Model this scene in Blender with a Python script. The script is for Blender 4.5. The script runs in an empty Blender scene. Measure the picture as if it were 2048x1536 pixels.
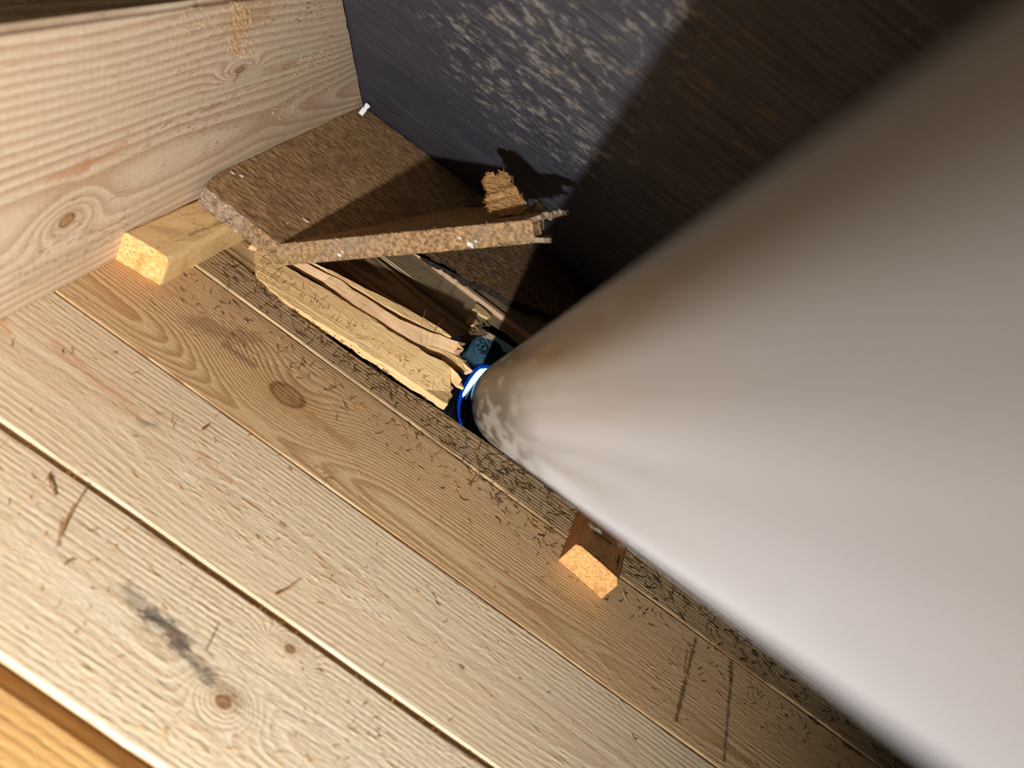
import bpy, bmesh, math, random
import numpy as np
from mathutils import Vector, Matrix, noise as mnoise
random.seed(7)
S = bpy.context.scene
COL = S.collection

# ------------------------------------------------------------------ camera
F, CX, CY = 1538.0, 1024.0, 768.0
def nrm(v):
    v = np.array(v, float); return v / np.linalg.norm(v)
Yc = nrm([516, -868, F])
Xc = np.array([.8005, .593, .07]); Xc = nrm(Xc - Yc * (Xc @ Yc))
Zc = np.cross(Xc, Yc); Zc = -Zc if Zc[2] > 0 else Zc
R = np.array([Xc, Yc, Zc])                       # camera axes -> floor axes (X along planks, Y to wall, Z up)
PR = .055                                         # pipe radius (m)
D = F * PR / 98.0
CAM = -(R @ (np.array([943 - CX, 805 - CY, F]) / F * D))
def ray(px, py): return R @ (np.array([px - CX, py - CY, F]) / F)
def at(px, py, z=0.0):                            # photo point -> point of the level plane z
    d = ray(px, py); return CAM + d * ((z - CAM[2]) / d[2])
PU = -(R @ nrm([871 - CX, 808 - CY, F]))          # up along the pipe
WN = nrm(np.cross(nrm([1, .02, 0]), PU))          # inner normal of the leaning wall
WX = nrm([1, .02, 0])
WP = at(738, 219, .057)                           # a point of the wall foot on the fibreboard
def onwall(px, py, off=0.0):
    d = ray(px, py); return CAM + d * ((((WP + WN * off) - CAM) @ WN) / (d @ WN))
def along(px, py, depth): return CAM + ray(px, py) * depth
PC = along(1041, 809, D)                          # centre of the pipe's lower end

cam = bpy.data.cameras.new('camera'); co = bpy.data.objects.new('camera', cam); COL.objects.link(co)
r_, u_, b_ = R @ [1, 0, 0], -(R @ [0, 1, 0]), -(R @ [0, 0, 1])
co.matrix_world = Matrix([[r_[i], u_[i], b_[i], CAM[i]] for i in range(3)] + [[0, 0, 0, 1]])
cam.sensor_width = 36; cam.lens = F / 2048 * 36; cam.clip_start = .005
cam.dof.use_dof = True; cam.dof.focus_distance = .9; cam.dof.aperture_fstop = 4.6
S.camera = co

# ------------------------------------------------------------------ sky, lamp, exposure
w = bpy.data.worlds.new('sky'); S.world = w; w.use_nodes = True
w.node_tree.nodes['Background'].inputs[0].default_value = (.30, .66, 1, 1)
w.node_tree.nodes['Background'].inputs[1].default_value = 4.0
LP = CAM + R @ np.array([-.18, .44, 0]) + PU * .4
ld = bpy.data.lights.new('torch', 'SPOT'); ld.energy = 91; ld.color = (.985, .985, .985)
ld.spot_size = math.radians(82); ld.spot_blend = 1.0; ld.shadow_soft_size = .014
lo = bpy.data.objects.new('torch', ld); COL.objects.link(lo); lo.location = LP
aim = R @ np.array([math.tan(math.radians(-9)), math.tan(math.radians(-20)), 1.0])
lo.rotation_euler = Vector(aim).to_track_quat('-Z', 'Y').to_euler()
S.view_settings.view_transform = 'Standard'; S.view_settings.look = 'None'
S.view_settings.gamma = 1; S.view_settings.use_curve_mapping = False
S.view_settings.exposure = 0.0

# ------------------------------------------------------------------ node helper
class NT:
    def __init__(s, name):
        s.m = bpy.data.materials.new(name); s.m.use_nodes = True
        s.t = s.m.node_tree; s.b = s.t.nodes['Principled BSDF']
        tc = s.t.nodes.new('ShaderNodeTexCoord'); s.co = tc.outputs['Object']
    def link(s, a, b): s.t.links.new(a, b)
    def put(s, sock, v):
        if hasattr(v, 'node'): s.link(v, sock)
        elif isinstance(v, (tuple, list)): sock.default_value = tuple(v) + ((1,) if len(v) == 3 and sock.type == 'RGBA' else ())
        else: sock.default_value = v
    def math(s, op, a, b=0.0, c=0.0):
        n = s.t.nodes.new('ShaderNodeMath'); n.operation = op
        s.put(n.inputs[0], a); s.put(n.inputs[1], b); s.put(n.inputs[2], c); return n.outputs[0]
    def sep(s, v):
        n = s.t.nodes.new('ShaderNodeSeparateXYZ'); s.link(v, n.inputs[0]); return n.outputs
    def comb(s, x, y, z):
        n = s.t.nodes.new('ShaderNodeCombineXYZ')
        for i, v in enumerate((x, y, z)): s.put(n.inputs[i], v)
        return n.outputs[0]
    def vmul(s, v, k):
        n = s.t.nodes.new('ShaderNodeVectorMath'); n.operation = 'MULTIPLY'; s.link(v, n.inputs[0]); n.inputs[1].default_value = k; return n.outputs[0]
    def noise(s, v, scale, det=3, rough=.5, off=0.0):
        k = scale if isinstance(scale, tuple) else (scale,) * 3
        n = s.t.nodes.new('ShaderNodeTexNoise'); n.inputs['Scale'].default_value = 1
        n.inputs['Detail'].default_value = det; n.inputs['Roughness'].default_value = rough
        a = s.t.nodes.new('ShaderNodeVectorMath'); a.operation = 'MULTIPLY_ADD'
        s.link(v, a.inputs[0]); a.inputs[1].default_value = k; a.inputs[2].default_value = (off, off * 1.7, off * .6)
        s.link(a.outputs[0], n.inputs['Vector']); return n.outputs['Fac']
    def ramp(s, f, lo, hi, smooth=True):
        n = s.t.nodes.new('ShaderNodeMapRange'); n.interpolation_type = 'SMOOTHSTEP' if smooth else 'LINEAR'
        s.put(n.inputs[0], f); n.inputs[1].default_value = lo; n.inputs[2].default_value = hi; return n.outputs[0]
    def mix(s, f, a, b, mode='MIX'):
        n = s.t.nodes.new('ShaderNodeMix'); n.data_type = 'RGBA'; n.blend_type = mode
        s.put(n.inputs[0], f); s.put(n.inputs[6], a); s.put(n.inputs[7], b); return n.outputs[2]
    def bump(s, h, dist, strength=1.0, prev=None):
        n = s.t.nodes.new('ShaderNodeBump'); n.inputs['Strength'].default_value = strength; n.inputs['Distance'].default_value = dist
        s.link(h, n.inputs['Height'])
        if prev is not None: s.link(prev, n.inputs['Normal'])
        return n.outputs[0]
    def gauss(s, L, W, x, y, sx, sy):
        a = s.math('DIVIDE', s.math('SUBTRACT', L, x), sx); b = s.math('DIVIDE', s.math('SUBTRACT', W, y), sy)
        q = s.math('ADD', s.math('MULTIPLY', a, a), s.math('MULTIPLY', b, b))
        return s.math('EXPONENT', s.math('MULTIPLY', q, -1.0))
    def capsule(s, L, W, x0, y0, x1, y1, wd, nz):
        dx, dy = x1 - x0, y1 - y0; l2 = dx * dx + dy * dy
        a = s.math('SUBTRACT', L, x0); b = s.math('SUBTRACT', W, y0)
        t = s.math('DIVIDE', s.math('ADD', s.math('MULTIPLY', a, dx), s.math('MULTIPLY', b, dy)), l2)
        n = s.t.nodes.new('ShaderNodeClamp'); s.link(t, n.inputs[0]); t = n.outputs[0]
        a = s.math('SUBTRACT', a, s.math('MULTIPLY', t, dx)); b = s.math('SUBTRACT', b, s.math('MULTIPLY', t, dy))
        d = s.math('SQRT', s.math('ADD', s.math('MULTIPLY', a, a), s.math('MULTIPLY', b, b)))
        d = s.math('ADD', d, s.math('MULTIPLY', s.math('SUBTRACT', nz, .5), wd * 4.0))
        return s.math('SUBTRACT', 1.0, s.ramp(d, wd * .15, wd))
    def done(s, col, rough=.6, normal=None, spec=.3):
        s.put(s.b.inputs['Base Color'], col); s.put(s.b.inputs['Roughness'], rough)
        s.b.inputs['Specular IOR Level'].default_value = spec
        if normal is not None: s.link(normal, s.b.inputs['Normal'])
        return s.m

def lin(r, g, b): return tuple(((c / 255) / 12.92 if c / 255 <= .04045 else ((c / 255 + .055) / 1.055) ** 2.4) for c in (r, g, b))

def wood(name, light, dark, cw=0.0, ct=-.03, spacing=.0042, seed=0.0, axes='xyz', knots=(), stains=(), fuzz=.35, contrast=.6,
         tint=None, tintamt=0.0, bumpk=1.0, weather=None, warp=.012, cath=.028, saw=0.0, flecks=(.62, .38, .13)):
    """flat-sawn softwood: growth rings of a log cut lengthwise, fibres, knots, stains"""
    light, dark = (tuple(min(.9, c * k) for c, k in zip(q_, (1, 1.07, 1.15))) for q_ in (light, dark))
    tint = tint and tuple(min(.9, c * k) for c, k in zip(tint, (1, 1.06, 1.14)))
    n = NT(name); o = n.sep(n.co); ix = {'x': 0, 'y': 1, 'z': 2}
    L, W, T = (o[ix[c]] for c in axes)
    v = n.comb(L, W, T)
    n1 = n.noise(v, (1.6, 5, 5), 2, .5, seed); n2 = n.noise(v, (2.6, 1.5, 1.5), 2, .5, seed + 9)
    n3 = n.noise(v, (9, 40, 40), 2, .5, seed + 4); n4 = n.noise(v, (60, 240, 240), 3, .6, seed + 15)
    spacing *= .72
    ww = n.math('ADD', n.math('SUBTRACT', W, cw), n.math('MULTIPLY', n.math('SUBTRACT', n1, .5), warp))
    tt = n.math('ADD', n.math('SUBTRACT', T, ct), n.math('MULTIPLY', n.math('SUBTRACT', n2, .5), cath))
    r = n.math('SQRT', n.math('ADD', n.math('MULTIPLY', ww, ww), n.math('MULTIPLY', tt, tt)))
    r = n.math('ADD', r, n.math('MULTIPLY', n.math('SUBTRACT', n3, .5), .0016))
    r = n.math('ADD', r, n.math('MULTIPLY', n.math('SUBTRACT', n4, .5), .0011))
    for k in knots:
        x, y, rx, ry, kind = k
        g = n.gauss(L, W, x, y, rx * 4.2, ry * 3.2)
        r = n.math('ADD', r, n.math('MULTIPLY', g, .034))
    fr = n.math('FRACT', n.math('DIVIDE', r, spacing))
    ring = n.math('MULTIPLY', n.ramp(fr, .1, .85), n.math('SUBTRACT', 1.0, n.ramp(fr, .86, 1.0)))
    ringv = n.noise(v, (3, 14, 14), 2, .5, seed + 2)
    fine = n.noise(v, (14, 700, 700), 3, .6, seed); mid = n.noise(v, (10, 160, 160), 3, .6, seed + 3)
    patch = n.noise(v, (4, 12, 12), 3, .5, seed + 6)
    fac = n.math('MULTIPLY', ring, n.math('ADD', .1, n.math('MULTIPLY', ringv, contrast)))
    col = n.mix(fac, light, dark)
    col = n.mix(n.math('MULTIPLY', n.ramp(fine, .35, .75), .28), col, dark)
    col = n.mix(n.math('MULTIPLY', n.ramp(patch, .45, .75), .45), col, tint or tuple(c * .8 for c in light))
    if weather is not None:
        wz = n.ramp(n.noise(v, (7, 30, 30), 4, .6, seed + 11), .3, .65)
        col = n.mix(n.math('MULTIPLY', wz, weather[1]), col, weather[0])
    fz = n.noise(v, (75, 330, 330), 2, .5, seed + 5); fm = n.ramp(n.noise(v, (5, 16, 16), 3, .6, seed + 8), .42, .68)
    fl = n.math('MULTIPLY', n.math('MULTIPLY', n.ramp(fz, .6, .7), n.math('ADD', .25, fm)), fuzz)
    col = n.mix(fl, col, flecks)
    pores = n.ramp(n.noise(v, (45, 500, 500), 1, .4, seed + 13), .69, .76)
    col = n.mix(n.math('MULTIPLY', pores, .55), col, tuple(c * .35 for c in dark))
    nz = n.math('ADD', n.math('MULTIPLY', n.noise(v, (50, 90, 90), 3, .7, seed + 1), .5), n.math('MULTIPLY', n.noise(v, (190, 330, 330), 3, .7, seed + 19), .5))
    for (x0, y0, x1, y1, wd, c, a) in stains:
        col = n.mix(n.math('MULTIPLY', n.capsule(L, W, x0, y0, x1, y1, wd, nz), a), col, c)
    kh = None
    for x, y, rx, ry, kind in knots:
        a = n.math('DIVIDE', n.math('SUBTRACT', L, x), rx); b = n.math('DIVIDE', n.math('SUBTRACT', W, y), ry)
        d = n.math('ADD', n.math('SQRT', n.math('ADD', n.math('MULTIPLY', a, a), n.math('MULTIPLY', b, b))), n.math('MULTIPLY', n.math('SUBTRACT', nz, .5), .35))
        core = n.math('SUBTRACT', 1.0, n.ramp(d, .86, 1.02)); rim = n.math('MULTIPLY', n.ramp(d, .72, .9), n.math('SUBTRACT', 1.0, n.ramp(d, .98, 1.15)))
        kc = n.mix(n.ramp(nz, .4, .62), lin(104, 66, 38), lin(176, 132, 88)) if kind == 'dark' else n.mix(n.ramp(nz, .4, .6), lin(205, 165, 110), lin(180, 130, 80))
        col = n.mix(n.math('MULTIPLY', core, .85), col, kc)
        col = n.mix(n.math('MULTIPLY', rim, .7 if kind == 'dark' else .8), col, lin(70, 40, 22))
        halo = n.math('SUBTRACT', 1.0, n.ramp(d, .9, 3.0)); col = n.mix(n.math('MULTIPLY', halo, .3), col, lin(176, 128, 74))
    h = n.math('ADD', n.math('MULTIPLY', mid, .6), n.math('MULTIPLY', fine, .5))
    rg = n.noise(v, (120, 420, 420), 3, .65, seed + 17)
    h = n.math('ADD', h, n.math('ADD', n.math('MULTIPLY', n.math('MULTIPLY', ring, .34), n.ramp(ringv, .25, .7)), n.math('MULTIPLY', rg, .8)))
    h = n.math('ADD', h, n.math('MULTIPLY', n.ramp(fz, .55, .72), n.math('MULTIPLY', fm, 1.1)))
    if saw:
        sw = n.math('SINE', n.math('ADD', n.math('MULTIPLY', L, 900), n.math('MULTIPLY', W, 260)))
        h = n.math('ADD', h, n.math('MULTIPLY', sw, saw))
    return n.done(col, .62, n.bump(h, .0007 * bumpk), .25)

def endgrain(name, a, b, c):
    n = NT(name); v = n.co
    f = n.noise(v, 420, 3, .6); g = n.noise(v, (260, 60, 420), 3, .6, 4); p = n.noise(v, 60, 2, .5, 3)
    col = n.mix(n.ramp(f, .35, .65), a, b); col = n.mix(n.math('MULTIPLY', n.ramp(g, .5, .68), .7), col, c)
    col = n.mix(n.math('MULTIPLY', n.ramp(p, .5, .7), .5), col, c)
    return n.done(col, .8, n.bump(n.math('ADD', f, g), .0016), .1)

def fibre(name, a, b, c, light, hair=.5, bumpk=1.0, scale=(90, 330, 330)):
    n = NT(name); v = n.co
    f = n.noise(v, scale, 4, .65); g = n.noise(v, (40, 120, 120), 3, .6, 3); p = n.noise(v, 14, 3, .6, 5); h2 = n.noise(v, (110, 520, 520), 2, .5, 8)
    col = n.mix(n.ramp(f, .35, .65), a, b); col = n.mix(n.math('MULTIPLY', n.ramp(p, .45, .7), .6), col, c)
    col = n.mix(n.math('MULTIPLY', n.ramp(h2, .6, .74), hair), col, light)
    hh = n.math('ADD', n.math('MULTIPLY', f, 1.0), n.math('ADD', n.math('MULTIPLY', g, .8), n.math('MULTIPLY', h2, .6)))
    return n.done(col, .9, n.bump(hh, .003 * bumpk), .1)

# ------------------------------------------------------------------ mesh helpers
def link(o, parent=None):
    COL.objects.link(o)
    if parent is not None: o.parent = parent
    return o
def mesh_obj(name, bm, mats, parent=None, smooth=None):
    me = bpy.data.meshes.new(name); bmesh.ops.recalc_face_normals(bm, faces=bm.faces[:]); bm.to_mesh(me); bm.free()
    for m in (mats if isinstance(mats, (list, tuple)) else [mats]): me.materials.append(m)
    if smooth is not None: me.shade_smooth() if smooth == 0 else me.set_sharp_from_angle(angle=smooth)
    return link(bpy.data.objects.new(name, me), parent)
def empty(name, loc):
    o = bpy.data.objects.new(name, None); o.location = loc; o.empty_display_size = .02; return link(o)
def adopt(root):                                   # children were modelled in scene coordinates: keep them there
    inv = Matrix.Translation(-root.location)
    for c in root.children: c.matrix_parent_inverse = inv
def tag(o, label=None, cat=None, group=None, kind=None):
    for k, v in (('label', label), ('category', cat), ('group', group), ('kind', kind)):
        if v: o[k] = v
    return o
def jitter_loop(pts, step, amp, rnd, ragged=None):
    """densify a closed outline (3-D points), pushing the new points in and out; ragged: {edge index: amplitude}"""
    out = []; n = len(pts); up = Vector((0, 0, 1))
    for i in range(n):
        a, b = Vector(pts[i]), Vector(pts[(i + 1) % n]); k = max(1, int((b - a).length / step))
        am = (ragged or {}).get(i, amp); sd = (b - a).normalized().cross(up)
        for j in range(k):
            p = a.lerp(b, j / k)
            if j: p = p + sd * rnd.gauss(0, am)
            out.append(p)
    return out
def slab(bm, top, thick, normal=(0, 0, -1), mi_top=0, mi_side=0, under=None, rnd=None, nfun=None, mfun=None):
    """a plate from a top outline, thickness along normal"""
    nv = Vector(normal); tv = [bm.verts.new(p) for p in top]
    bv = [bm.verts.new(Vector(p) + (nfun(Vector(p)) if nfun else nv) * (thick if rnd is None else thick * rnd.uniform(.8, 1.1))) for p in top]
    f = bm.faces.new(tv); f.material_index = mi_top; g = bm.faces.new(bv[::-1]); g.material_index = mi_top if under is None else under
    for i in range(len(tv)):
        j = (i + 1) % len(tv); q = bm.faces.new((tv[i], bv[i], bv[j], tv[j])); q.material_index = mfun(Vector(top[i])) if mfun else mi_side
    bmesh.ops.triangulate(bm, faces=[f, g])
def prism(bm, prof, xs, axis=0):
    """sweep closed (a,b) profile functions along an axis; prof(x)-> list of 3-D points"""
    loops = [[bm.verts.new(p) for p in prof(x)] for x in xs]
    for a, b in zip(loops, loops[1:]):
        for i in range(len(a)):
            j = (i + 1) % len(a); bm.faces.new((a[i], a[j], b[j], b[i]))
    bm.faces.new(loops[0][::-1]); bm.faces.new(loops[-1])
    return loops
def tube(bm, pts, rad, seg=5, caps=True):
    pts = [Vector(p) for p in pts]; loops = []
    for i, p in enumerate(pts):
        t = (pts[min(i + 1, len(pts) - 1)] - pts[max(i - 1, 0)]).normalized()
        s = t.orthogonal().normalized(); u = t.cross(s); rr = rad(i / (len(pts) - 1)) if callable(rad) else rad
        loops.append([bm.verts.new(p + (s * math.cos(a) + u * math.sin(a)) * rr) for a in [k * 2 * math.pi / seg for k in range(seg)]])
    for a, b in zip(loops, loops[1:]):
        for k in range(seg): bm.faces.new((a[k], a[(k + 1) % seg], b[(k + 1) % seg], b[k]))
    if caps: bm.faces.new(loops[0][::-1]); bm.faces.new(loops[-1])

# ================================================================== THE SETTING
BH = .2585                                           # beam height
brown_dark = fibre('attic_board_dark', lin(52, 40, 30), lin(66, 52, 40), lin(44, 36, 30), lin(90, 72, 52), .3)
rootf = empty('floor', (0, 0, 0)); rootf['kind'] = 'structure'

P_light, P_dark = lin(232, 208, 172), lin(206, 166, 120)
xr = lambda a, b, n: [a + (b - a) * i / n for i in range(n + 1)]
def plank(y0, y1, mat, z=0.0, x0=-1.3, x1=1.3, tongue=.008, th=.022, ph=0.0, wav=.0006, edge=None):
    c = .0008
    def prof(x):
        a = y0 + wav * mnoise.noise((x * 9, ph, 0)) + .4 * wav * mnoise.noise((x * 60, ph, 3))
        b = (edge(x) if edge else y1) + wav * mnoise.noise((x * 9, ph, 7)) + .4 * wav * mnoise.noise((x * 60, ph, 9))
        zz = z + .0005 * mnoise.noise((x * 4, ph, 5))
        p = [(x, a, zz - th), (x, a, zz - c), (x, a + c, zz), (x, b - c, zz), (x, b, zz - c), (x, b, zz - .009)]
        if tongue: p += [(x, b + tongue, zz - .0095), (x, b + tongue, zz - .0155)]
        return p + [(x, b, zz - .016), (x, b, zz - th)]
    bm = bmesh.new(); prism(bm, prof, xr(x0, x1, int((x1 - x0) / .02)))
    return mesh_obj('plank', bm, mat, rootf)

def fl2(px, py): p = at(px, py); return float(p[0]), float(p[1])
def stain(a, b, wd, c, k): x0, y0 = fl2(*a); x1, y1 = fl2(*b); return (x0, y0, x1, y1, wd, c, k)
def knot(p, rx, ry, kind='dark'): x, y = fl2(*p); return (x, y, rx, ry, kind)

GREY, MOLD, RUST = lin(120, 104, 84), lin(70, 66, 66), lin(120, 80, 44)
m1 = wood('plank_wood_golden', lin(216, 168, 104), lin(170, 112, 52), -.56, -.05, .006, 1.3, fuzz=.8, contrast=.8)
m2 = wood('plank_wood_coarse', P_light, lin(190, 146, 100), -.425, -.022, .0055, 7.7, fuzz=.9, contrast=.9, saw=.05, bumpk=1.3,
          knots=[knot((447, 1404), .0055, .0045), knot((580, 1298), .004, .003)],
          stains=[stain((255, 1180), (300, 1240), .008, MOLD, .45), stain((300, 1225), (375, 1285), .008, lin(52, 48, 48), .75), stain((340, 1270), (480, 1410), .007, RUST, .35),
                  stain((350, 1290), (420, 1360), .006, MOLD, .5), stain((118, 1090), (126, 1040), .0025, lin(120, 70, 40), .7)])
m3 = wood('plank_wood_pale', lin(230, 204, 166), lin(206, 166, 124), -.30, -.045, .0052, 12.1, fuzz=.6, contrast=.9, tint=lin(216, 176, 134),
          stains=[stain((110, 690), (272, 826), .007, lin(206, 152, 110), .5), stain((398, 908), (462, 966), .005, lin(206, 150, 110), .5), stain((640, 1120), (760, 1200), .005, lin(206, 152, 112), .35), stain((0, 640), (14, 662), .006, lin(206, 140, 84), .6), stain((285, 845), (310, 850), .006, MOLD, .4), stain((315, 825), (322, 828), .005, MOLD, .35), stain((565, 1045), (572, 1050), .004, RUST, .7),
                  stain((920, 1330), (925, 1335), .004, lin(60, 48, 36), .7), stain((1500, 1500), (1560, 1536), .03, lin(120, 80, 44), .5)])
m4 = wood('plank_wood_knotty', lin(224, 186, 136), lin(178, 126, 78), -.20, -.03, .0042, 21.4, fuzz=.45, contrast=1.5, tint=lin(190, 150, 104),
          knots=[knot((575, 790), .018, .0125)], warp=.012,
          stains=[stain((400, 650), (500, 680), .02, lin(140, 104, 66), .55), stain((450, 690), (505, 730), .006, lin(110, 74, 50), .6),
                  stain((620, 830), (700, 890), .008, lin(172, 124, 70), .5), stain((1112, 1184), (1186, 1236), .005, lin(184, 128, 92), .55), stain((812, 962), (862, 1004), .005, lin(190, 136, 98), .5),
                  stain((1392, 1275), (1352, 1440), .0035, lin(74, 52, 34), .75), stain((1374, 1300), (1368, 1350), .002, lin(70, 50, 34), .6),
                  stain((1462, 1310), (1462, 1360), .004, lin(62, 48, 36), .7), stain((1462, 1360), (1448, 1520), .0028, lin(70, 52, 36), .7),
                  stain((1690, 1490), (1735, 1515), .005, lin(40, 32, 26), .8), stain((450, 590), (1000, 960), .016, lin(150, 120, 84), .35)])
m5 = wood('plank_wood_weathered', lin(214, 180, 132), lin(136, 98, 60), -.02, -.06, .0042, 33.0, fuzz=.5, contrast=2.4, weather=(lin(166, 140, 106), .28), bumpk=1.9, cath=.012)
m6 = wood('plank_wood_grey', lin(188, 160, 120), lin(96, 72, 46), .10, -.09, .0042, 41.0, fuzz=.4, contrast=2.4, weather=(lin(150, 136, 112), .4), bumpk=1.9, cath=.012)
mbrk = wood('plank_wood_fresh_break', lin(236, 196, 136), lin(206, 150, 88), .02, -.09, .006, 52.0, fuzz=.5, contrast=.35, bumpk=1.5, cath=.01, warp=.006)
mrid = wood('plank_wood_pink', lin(206, 170, 134), lin(160, 116, 80), .2, -.02, .003, 55.0, fuzz=.3, contrast=.6)

plank(-.66, -.4945, m1, z=-.001, tongue=.013, ph=1)
plank(-.9, -.663, m1, ph=2); plank(-1.2, -.903, m3, ph=3); plank(-1.65, -1.203, m2, ph=4)
plank(-.4812, -.3605, m2, tongue=.0055, ph=5, wav=.0011)
plank(-.3545, -.2282, m3, tongue=.004, ph=6)
plank(-.2262, -.0935, m4, tongue=.0, ph=7)
def chewed(x):
    for (xa, ya), (xb, yb) in zip(CH, CH[1:]):
        if xa <= x <= xb: return ya + (yb - ya) * (x - xa) / (xb - xa)
    return -.043
CH = [(-2, -.0475), (-.29, -.0475), (-.245, -.051), (-.21, -.058), (-.13, -.0585), (-.06, -.052), (-.03, -.047), (.0, -.046), (.05, -.044), (2, -.043)]
plank(-.0915, -.0475, m5, z=.0016, tongue=0, ph=8, wav=.0012, edge=chewed)

# plank broken by the pipe: intact to the left of the break, intact again to the right of the hole
broken = plank(-.046, .046, m5, x0=-1.3, x1=-.268, tongue=0, ph=9)
plank(-.041, .046, m5, x0=.135, x1=1.3, tongue=0, ph=10)
def ragged_plank(y0, y1, mat, x0, endpts, z=0.0, th=.022, sd=1):
    rnd = random.Random(sd)
    pts = [(x0, y0, z)] + [tuple(e[:2]) + (z,) for e in endpts] + [(x0, y1, z)]
    rg = {i: .0022 for i in range(1, len(endpts))}
    bm = bmesh.new(); slab(bm, jitter_loop(pts, .006 if abs(x0) < .6 else .01, .0005, rnd, rg), th, rnd=rnd)
    return mesh_obj('plank', bm, mat, rootf)
E6 = [at(900, 690), at(918, 683), at(908, 672), at(926, 668), at(940, 660), at(946, 655)]
ragged_plank(.048, .1405, m6, -1.3, [(p[0], min(max(p[1], .0485), .14)) for p in E6], z=-.0035, sd=2)
ragged_plank(.143, .1905, m6, -1.3, [(-.050, .143), (-.040, .150), (-.046, .158), (-.030, .166), (.0, .1675), (.05, .170), (.10, .168), (.15, .169), (.15, .1905)], z=-.001, sd=3)
plank(.048, .1905, m6, x0=.15, x1=1.3, tongue=0, ph=12)
ragged_plank(.193, .2285, m6, -1.3, [(1.3, .193), (1.3, .2285)], z=.003, sd=4)
rp = plank(.1915, .1985, mrid, z=.0055, th=.026, tongue=0, ph=13, wav=.0012); rp['label'] = 'thin pinkish lath lit along its edge'
plank(.234, .408, m6, z=.0, tongue=0, ph=14, wav=.003)

# splinters of the broken plank, pushed up at the hole
def sliver(pts, th, mat, seed, amp=.0007, ragged=None, step=.006, parent=broken):
    rnd = random.Random(seed); top = [at(x, y, z) for x, y, z in pts]
    bm = bmesh.new(); slab(bm, jitter_loop(top, step, amp, rnd, ragged), th, rnd=rnd)
    return mesh_obj('splinter', bm, mat, parent)
H0 = lambda x: max(0.0, (x - 505) / 400)
def up(pts, n_up, lo, hi):                          # outline: n_up points along the far edge (height hi), then the near edge (height lo)
    return [(x, y, (hi if i < n_up else lo)[0] + (hi if i < n_up else lo)[1] * H0(x)) for i, (x, y) in enumerate(pts)]
sliver(up([(513, 499), (522, 502), (545, 516), (569, 530), (605, 552), (655, 580), (702, 611), (740, 633), (786, 665), (837, 695), (857, 710), (886, 722), (900, 733), (915, 747), (924, 760), (912, 757), (903, 753),
     (906, 762), (900, 768), (907, 776), (901, 783), (905, 792), (897, 797), (896, 808), (884, 803), (850, 779), (780, 733), (740, 709), (700, 681), (640, 645), (575, 605), (540, 578), (514, 552)], 15, (.0025, .009), (.0065, .020)),
     .010, mbrk, 1, amp=.0006, ragged={i: .001 for i in range(12, 22)})
mpk = wood('plank_wood_pink_break', lin(222, 180, 134), lin(194, 146, 100), .03, -.09, .006, 61.0, fuzz=.4, contrast=.3, saw=.05, cath=.01)
sliver(up([(572, 514), (600, 519), (632, 537), (663, 552), (686, 563), (704, 579), (741, 601), (769, 620), (798, 638), (818, 646), (857, 663), (868, 667), (892, 675), (915, 683), (931, 687), (920, 692), (928, 698), (914, 700), (920, 708), (905, 706),
     (896, 702), (866, 692), (837, 690), (808, 674), (784, 660), (769, 650), (720, 624), (702, 609), (679, 587), (647, 561), (615, 544), (597, 533), (572, 519)], 18, (.004, .019), (.0075, .0255)), .006, mpk, 2, amp=.0005, ragged={i: .0012 for i in range(13, 20)})
sliver(up([(612, 518), (640, 532), (663, 541), (720, 571), (769, 595), (812, 616), (829, 626), (857, 642), (880, 656), (903, 673), (880, 666), (850, 653), (814, 634), (779, 615), (749, 598), (725, 583), (686, 561), (637, 533), (608, 520)], 10, (.006, .026), (.0065, .028)), .016, mbrk, 3, amp=.0004)
sliver(up([(700, 607), (720, 625), (769, 651), (808, 676), (837, 690), (866, 694), (896, 704), (918, 716), (933, 722), (926, 724), (945, 741), (930, 737), (936, 744), (912, 733), (898, 722), (886, 712), (857, 703), (820, 684), (786, 663), (740, 634), (712, 615)], 11, (.003, .017), (.004, .019)),
     .005, mbrk, 4, amp=.0006, ragged={i: .001 for i in range(6, 14)})
mgs = wood('splinter_wood_grey', lin(176, 146, 110), lin(116, 88, 62), 0, -.09, .004, 64.0, fuzz=.3, contrast=.4)
sliver(up([(898, 700), (908, 704), (920, 712), (930, 722), (938, 730), (946, 742), (936, 735), (926, 728), (912, 718), (902, 712)], 6, (.008, .014), (.008, .014)), .003, mgs, 5, amp=.0006)
sliver(up([(500, 490), (512, 486), (527, 491), (550, 505), (572, 517), (590, 528), (570, 522), (545, 508), (524, 497), (510, 495)], 6, (.0045, .008), (.0055, .008)), .006, mbrk, 7, amp=.0004)
sliver(up([(900, 738), (908, 748), (921, 762), (928, 776), (916, 769), (902, 756)], 4, (.006, .008), (.006, .008)), .004, mbrk, 8, amp=.0005)
# short broken ends on the far side of the hole
sliver([(952, 606, .002), (968, 618, .003), (983, 633, .003), (976, 636, .002), (962, 629, .002), (946, 617, .002)], .004, mbrk, 9, amp=.0006)
sliver([(938, 630, .001), (952, 639, .001), (958, 647, .001), (948, 650, .001), (936, 644, .001)], .004, mbrk, 10, amp=.0006)

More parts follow.
